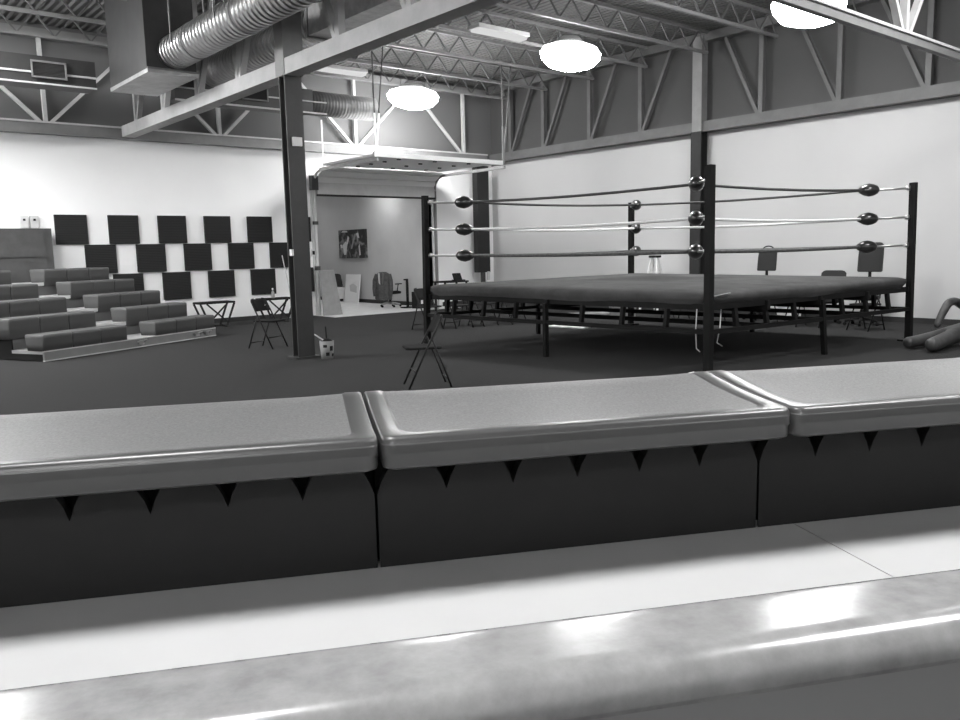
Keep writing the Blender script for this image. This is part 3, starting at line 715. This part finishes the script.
po = thing('floor_stand', 'thin black upright stand by the right side of the opening', 'stand', (12.66, 18.12, 0))
MB().box(-0.03, 0.03, -0.02, 0.02, 0.02, 0.78).build('pole', M['black'], po)
MB().box(-0.10, 0.03, -0.02, 0.02, 0.74, 0.78).build('hook', M['black'], po)
MB().box(-0.16, 0.16, -0.12, 0.12, 0, 0.03).build('base', M['black'], po)
bx = thing('black_case', 'low black case on the floor right of the upright stand', 'case', (12.85, 17.74, 0))
MB().box(-0.24, 0.24, -0.13, 0.13, 0, 0.44, 0.01).build('body', M['black'], bx)
MB().box(-0.12, -0.03, -0.138, -0.13, 0.12, 0.22).build('white_badge', M['white'], bx)
tb = thing('side_table', 'dark side table behind the left ring corner', 'table', (12.75, 16.3, 0))
MB().box(-0.40, 0.36, -0.25, 0.25, 0.71, 0.75).build('top', M['black'], tb)
for sx in (-0.36, 0.32):
    for sy in (-0.2, 0.2): MB().box(sx - 0.02, sx + 0.02, sy - 0.02, sy + 0.02, 0, 0.71).build('leg', M['black'], tb)
lt = thing('tilted_monitor', 'small black tilted screen on a side table behind the ring', 'monitor', (12.98, 16.3, 0.75))
MB().box(-0.14, 0.14, -0.1, 0.1, 0, 0.02).build('foot', M['black'], lt)
sc_ = MB().box(-0.14, 0.14, -0.015, 0.015, 0, 0.17).build('screen', M['black'], lt); sc_.location = (0, 0.02, 0.02); sc_.rotation_euler = (R(-22), 0, R(8))
jg = thing('water_jug', 'white jug on the carpet beyond the left ring post', 'jug', (12.75, 16.95, 0))
MB().lathe([(0, 0), (0.065, 0), (0.07, 0.02), (0.07, 0.2), (0.035, 0.26), (0, 0.26)], n=16).build('body', M['steel_light'], jg)
MB().lathe([(0, 0.255), (0.05, 0.255), (0.05, 0.31), (0, 0.32)], n=14).build('cap', M['white'], jg)

# ------------------------------------------------------------------ things under and behind the ring
o = MB().box(-0.11, 0.11, -0.55, 0.30, 0, 0.02).build('white_plank', M['white']); o.location = (11.25, 10.95, 0); o.rotation_euler = (0, 0, R(10))
tag(o, 'flat white plank lying on the carpet at the back edge of the ring', 'plank')
o = thing('storage_bin', 'pale storage bin at the right wall seen under the ring deck', 'bin', (15.2, 8.52, 0), 0)
MB().prism([(-0.17, 0.0), (0.17, 0.0), (0.20, 0.26), (-0.20, 0.26)], -0.16, 0.16, 'xz').build('body', M['white'], o)
MB().box(-0.21, 0.21, -0.18, 0.18, 0.26, 0.28).build('lid', M['offwhite'], o)
o = thing('dark_crate', 'dark crate on the carpet behind the ring near the far post', 'crate', (13.6, 11.45, 0), R(12))
MB().prism([(-0.20, 0.0), (0.20, 0.0), (0.25, 0.28), (-0.25, 0.28)], -0.2, 0.2, 'xz').build('body', M['grey'], o)
MB().box(-0.26, 0.26, -0.22, 0.22, 0.28, 0.31).build('rim', M['black'], o)
o = MB().box(-0.45, 0.45, -0.25, 0.25, 0, 0.05).build('grey_pad', M['grey']); o.location = (13.6, 12.4, 0.0); o.rotation_euler = (0, 0, R(-30))
tag(o, 'flat grey pad on the carpet beyond the far ring post', 'pad')
ld = thing('stepladder', 'small white stepladder with dark cap standing behind the ring', 'ladder', (15.1, 11.78, 0), 0)
for sy in (-1, 1):
    MB().bar((-0.22, 0.26 * sy, 0), (-0.01, 0.08 * sy, 1.24), 0.03, 0.05, (1, 0, 0)).build('side_rail', M['white'], ld)
    MB().bar((0.28, 0.22 * sy, 0), (0.04, 0.07 * sy, 1.22), 0.025, 0.03, (1, 0, 0)).build('back_rail', M['offwhite'], ld)
for k, z in enumerate((0.30, 0.60, 0.90)):
    wz = 0.26 - 0.18 * z / 1.24; MB().box(-0.25 + 0.21 * z / 1.24, -0.12 + 0.21 * z / 1.24, -wz, wz, z, z + 0.025).build('step', M['offwhite'], ld)
MB().box(-0.07, 0.09, -0.125, 0.125, 1.24, 1.29, 0.01).build('cap', M['black'], ld)

# ------------------------------------------------------------------ training dummy
def skin(name, pts, edges, rad, m, root=0, sub=2):
    me = bpy.data.meshes.new(name); me.from_pydata(pts, edges, []); me.update()
    o = bpy.data.objects.new(name, me); COL.objects.link(o)
    sk = o.modifiers.new('skin', 'SKIN'); sk.use_smooth_shade = True
    sv = me.skin_vertices[0].data
    for i, r_ in enumerate(rad): sv[i].radius = (r_, r_); sv[i].use_root = (i == root)
    ss = o.modifiers.new('sub', 'SUBSURF'); ss.levels = sub; ss.render_levels = sub
    me.materials.append(m); return o
dm = skin('training_dummy', [(12.60, 4.52, 0.16), (12.86, 4.40, 0.22), (13.15, 4.28, 0.34), (13.36, 4.20, 0.44), (13.52, 4.14, 0.52),
    (12.36, 4.68, 0.13), (11.98, 4.78, 0.10), (11.74, 4.84, 0.09),
    (12.22, 4.48, 0.14), (11.80, 4.45, 0.115), (11.52, 4.43, 0.105),
    (13.10, 4.55, 0.50), (12.86, 4.64, 0.62), (12.68, 4.66, 0.60), (12.56, 4.70, 0.42), (12.46, 4.72, 0.25),
    (13.00, 4.12, 0.50), (12.78, 4.14, 0.66), (12.66, 4.34, 0.62), (12.58, 4.36, 0.35)],
    [(0, 1), (1, 2), (2, 3), (3, 4), (0, 5), (5, 6), (6, 7), (0, 8), (8, 9), (9, 10), (2, 11), (11, 12), (12, 13), (13, 14), (14, 15), (2, 16), (16, 17), (17, 18), (18, 19)],
    [0.14, 0.15, 0.16, 0.10, 0.12, 0.10, 0.088, 0.085, 0.105, 0.105, 0.10, 0.075, 0.06, 0.065, 0.055, 0.05, 0.075, 0.06, 0.055, 0.05], M['leather'])
tag(dm, 'worn leather grappling dummy slumped on the carpet right of the ring', 'training dummy')

# ------------------------------------------------------------------ tiered bleachers across the room
A = Vector((2.75, 13.37, 0)); AN = R(27.2); LEN = 3.70; DEP = 0.64; RISE = 0.232
bl = thing('tiered_bleacher', 'low tiered bleacher with dark seat blocks in front of the panelled wall', 'bleacher', A, AN)
LEFT = -0.0
for k in range(5):
    y0 = DEP * k; z0 = 0.16 + RISE * k
    MB().box(LEFT, LEN, y0 + 0.0, y0 + DEP + 0.02, z0 - 0.05, z0).build('deck', M['fardeck'], bl)
    MB().box(LEFT + 0.03, LEN - 0.03, y0 + 0.03, y0 + 0.05, 0.02 if k == 0 else z0 - RISE, z0 - 0.05).build('riser', M['riser'], bl)
    if k: MB().box(LEFT, LEN, y0 - 0.012, y0, z0 - 0.055, z0 + 0.004).build('deck_nosing', M['steel_light'], bl)
    for g0, wd in ((-0.02 if k == 0 else -0.05, 0.535), (2.20, 0.50)):
        for s in range(3):
            x0 = g0 + wd * s; sm_ = MB()
            yb = y0 - 0.03
            rings = [rrect(x0 + 0.0015, x0 + wd - 0.0015, yb + 0.0, yb + 0.34, 0.02, z0 + (0.002 if k == 0 else -0.07), 4), rrect(x0 + 0.0015, x0 + wd - 0.0015, yb + 0.0, yb + 0.36, 0.02, z0 + 0.10, 4),
                     rrect(x0 + 0.0015, x0 + wd - 0.0015, yb - 0.015, yb + 0.38, 0.035, z0 + 0.19, 4), rrect(x0 + 0.0015, x0 + wd - 0.0015, yb - 0.015, yb + 0.38, 0.035, z0 + 0.225, 4),
                     rrect(x0 + 0.016, x0 + wd - 0.016, yb, yb + 0.365, 0.03, z0 + 0.242, 4), rrect(x0 + 0.05, x0 + wd - 0.05, yb + 0.03, yb + 0.33, 0.03, z0 + 0.236, 4)]
            sm_.loops(rings, True, True).build('seat_module', M['farseat'], bl)
MB().box(-0.01, LEN + 0.01, -0.03, 0.0, 0.015, 0.155).build('front_rail', M['rail'], bl)
MB().box(-0.012, LEN + 0.012, -0.036, 0.002, 0.004, 0.022).build('rail_edge', M['steel_light'], bl)
MB().box(-0.012, LEN + 0.012, -0.036, 0.002, 0.146, 0.162).build('rail_edge', M['steel_light'], bl)
for s in (1.86, 3.2, 3.45):
    MB().box(s - 0.05, s + 0.05, -0.06, -0.03, 0.05, 0.12, 0.006).tube([(s - 0.09, -0.05, 0.1), (s + 0.12, -0.05, 0.12)], 0.012, 6).build('latch', M['chrome'], bl)
MB().prism([(0.02, 0.015), (3.2, 0.015), (3.2, 1.03), (2.58, 1.03), (2.58, 0.80), (1.94, 0.80), (1.94, 0.57), (1.30, 0.57), (1.30, 0.34), (0.66, 0.34), (0.66, 0.11), (0.02, 0.11)], 0.005, 0.03, 'yz').build('end_panel', M['black'], bl)
MB().prism([(0.02, 0.015), (3.2, 0.015), (3.2, 1.03), (2.58, 1.03), (2.58, 0.80), (1.94, 0.80), (1.94, 0.57), (1.30, 0.57), (1.30, 0.34), (0.66, 0.34), (0.66, 0.11), (0.02, 0.11)], LEN - 0.03, LEN - 0.005, 'yz').build('end_panel', M['black'], bl)

# ------------------------------------------------------------------ near bleacher in the foreground
BA = R(-27.2); P1 = Vector((0.549 + 0.6 * math.cos(R(-25.517)) - 0.6 * math.cos(BA), 0.864 + 0.6 * math.sin(R(-25.517)) - 0.6 * math.sin(BA), 0))
nb = thing('near_bleacher', 'near bleacher with wide grey moulded seats, pale deck and a shiny bench edge', 'bleacher', P1, BA)
W = 0.603; ZS = 1.262; ZD = 1.05
def zprof(n):
    t = max(0.0, n) / 0.245
    return 0.0185 * t * t if t < 1 else 0.0185 + 0.10 * (n - 0.245) - 7.0 * (n - 0.245) ** 2
def seatring(x0, x1, y0, y1, r, dz):
    base = rrect(x0, x1, y0, y1, r, 0, 5); out = []
    for i, p in enumerate(base):
        q = base[(i + 1) % len(base)]
        out.append(p)
        if i in (5, 11, 17, 23):
            m = 16 if i in (5 + 6, 23) else 8
            for k in range(1, m): out.append([p[0] + (q[0] - p[0]) * k / m, p[1] + (q[1] - p[1]) * k / m, 0])
    return [(p[0], p[1], ZS + zprof(p[1]) + dz) for p in out]
for s in range(-4, 7):
    x0, x1 = s * W + 0.008, (s + 1) * W + 0.004
    y0, y1 = 0.0, 0.33
    st = MB()
    def dense(ring_): return ring_
    RC = 0.016
    outer = [seatring(x0 + 0.008, x1 - 0.008, y0 + 0.008, y1, RC, -0.046), seatring(x0 + 0.002, x1 - 0.002, y0 + 0.002, y1, RC, -0.043),
             seatring(x0 + 0.001, x1 - 0.001, y0 + 0.001, y1, RC, -0.040), seatring(x0 + 0.001, x1 - 0.001, y0 + 0.001, y1, RC, -0.027),
             seatring(x0, x1, y0 - 0.0015, y1, RC, -0.024), seatring(x0, x1, y0 - 0.0015, y1, RC, -0.021), seatring(x0, x1, y0 - 0.0015, y1, RC, -0.012), seatring(x0, x1, y0 - 0.0013, y1, RC, -0.0095)]
    lipo = st.loops(outer, True, True).build('seat_module', M['lip'], nb)
    rim = MB().loops([seatring(x0, x1, y0 - 0.0013, y1, RC, -0.0095), seatring(x0 + 0.0004, x1 - 0.0004, y0, y1 - 0.001, RC, -0.005), seatring(x0 + 0.001, x1 - 0.001, y0 + 0.0025, y1 - 0.003, RC, -0.0018), seatring(x0 + 0.0025, x1 - 0.0025, y0 + 0.0065, y1 - 0.006, RC, -0.0003), seatring(x0 + 0.004, x1 - 0.004, y0 + 0.009, y1 - 0.008, RC, 0.0),
                      seatring(x0 + 0.026, x1 - 0.026, y0 + 0.020, y1 - 0.02, RC, 0.0), seatring(x0 + 0.028, x1 - 0.028, y0 + 0.022, y1 - 0.022, 0.026, -0.0006), seatring(x0 + 0.031, x1 - 0.031, y0 + 0.025, y1 - 0.025, 0.028, -0.0018)], False, False).build('rim', M['seat_rim'], lipo)
    ins = []
    for q in (0.0, 0.015, 0.03, 0.06, 0.09, 0.12):
        ins.append(seatring(x0 + 0.031 + q, x1 - 0.031 - q, y0 + 0.025 + q, y1 - 0.025 - q, max(0.028 - q * 0.2, 0.003), -0.0018 - 0.03 * min(q, 0.03)))
    MB().loops(ins, False, True).build('seat_pan', M['seat'], lipo)
    # dark hollow behind, scalloped skirt below the lip
    MB().box(x0, x1, 0.128, 0.142, ZD, ZS - 0.03).build('back_plate', M['hollow'], lipo)
    sk = MB(); nA = 6; aw = (x1 - x0) / nA; poly = [(x0, ZD + 0.001), (x1, ZD + 0.001)]
    top_ = []
    for a in range(nA):
        for k in range(17):
            t = k / 16
            top_.append((x0 + aw * (a + t), ZD + 0.080 + 0.083 * math.sqrt(1 - (0.94 * (2 * t - 1)) ** 2)))
    poly = [(x0, ZD + 0.001)] + top_ + [(x1, ZD + 0.001)]
    # strips so that the scalloped edge stays clean
    prevv = None
    for (px_, pz_) in top_:
        cur = [sk.bm.verts.new((px_, 0.093, ZD + 0.001)), sk.bm.verts.new((px_, 0.093, pz_)), sk.bm.verts.new((px_, 0.115, pz_))]
        if prevv:
            sk.bm.faces.new((prevv[0], cur[0], cur[1], prevv[1])); sk.bm.faces.new((prevv[1], cur[1], cur[2], prevv[2]))
        prevv = cur
    sk.build('scalloped_skirt', M['skirt'], lipo, weld=True)
for a, b in ((-4 * W, -0.95), (-0.9475, 0.675), (0.6775, 2.3), (2.3025, 7 * W)):
    MB().box(a, b, -0.38, 0.15, ZD - 0.03, ZD).build('deck_board', M['deck'], nb)
ZR = 1.186
pr_ = [(0.0, ZR - 0.040), (0.0, ZR - 0.006), (-0.001, ZR - 0.002), (-0.004, ZR)]
for k in range(1, 15):
    q = 0.078 * k / 14; e_ = min(q, 0.02); pr_.append((-0.004 - q, ZR + 0.068 * q + 0.085 * (e_ - e_ * e_ / 0.04)))
ZN = pr_[-1][1]
for k in range(1, 9):
    a = R(90 * k / 8); pr_.append((-0.082 - 0.028 * math.sin(a), ZN - 0.024 * (1 - math.cos(a))))
pr_ += [(-0.110, ZN - 0.030), (-0.106, ZN - 0.036), (-0.09, ZN - 0.036), (-0.09, ZR - 0.040)]
ns = MB(); xs = [-4 * W, 7 * W]
rows = [[ns.bm.verts.new((x, p[0], p[1])) for p in pr_] for x in xs]
for k in range(len(pr_)):
    k2 = (k + 1) % len(pr_)
    fc = ns.bm.faces.new((rows[0][k], rows[1][k], rows[1][k2], rows[0][k2])); fc.smooth = 1 < k < len(pr_) - 4
for x in xs: ns.bm.faces.new([ns.bm.verts.new((x, p[0], p[1])) for p in pr_])
rail = ns.build('bench_edge', M['nose'], nb); rail.location = (0, -0.402, 0)
rail['label'] = 'shiny smooth bench edge nearest the camera'
rs_ = MB().box(-4 * W, 7 * W, -0.086, -0.07, ZD - 0.30, ZR - 0.035).build('riser', M['riser'], nb); rs_.location = (0, -0.402, 0)
for xx in (-4 * W + 0.1, -2 * W, 0.0, 2 * W, 4 * W, 7 * W - 0.1):
    MB().box(xx - 0.03, xx + 0.03, 0.12, 0.20, 0, ZD).box(xx - 0.03, xx + 0.03, -0.34, -0.26, 0, ZD - 0.031).box(xx - 0.03, xx + 0.03, -0.26, 0.12, ZD - 0.42, ZD - 0.34).build('support_frame', M['steel_dark'], nb)
MB().box(-4 * W, 7 * W, 0.22, 0.242, 0.05, ZS - 0.06).build('rear_panel', M['black'], nb)

# ------------------------------------------------------------------ world and view
wd = bpy.data.worlds.new('world'); SC.world = wd; wd.use_nodes = True
wd.node_tree.nodes['Background'].inputs[0].default_value = (0.5, 0.5, 0.5, 1)
wd.node_tree.nodes['Background'].inputs[1].default_value = 0.05
SC.view_settings.view_transform = 'Standard'
try: SC.view_settings.look = 'None'
except Exception: pass
SC.view_settings.exposure = 0.48
SC.view_settings.gamma = 1.0
SC.view_settings.use_curve_mapping = False
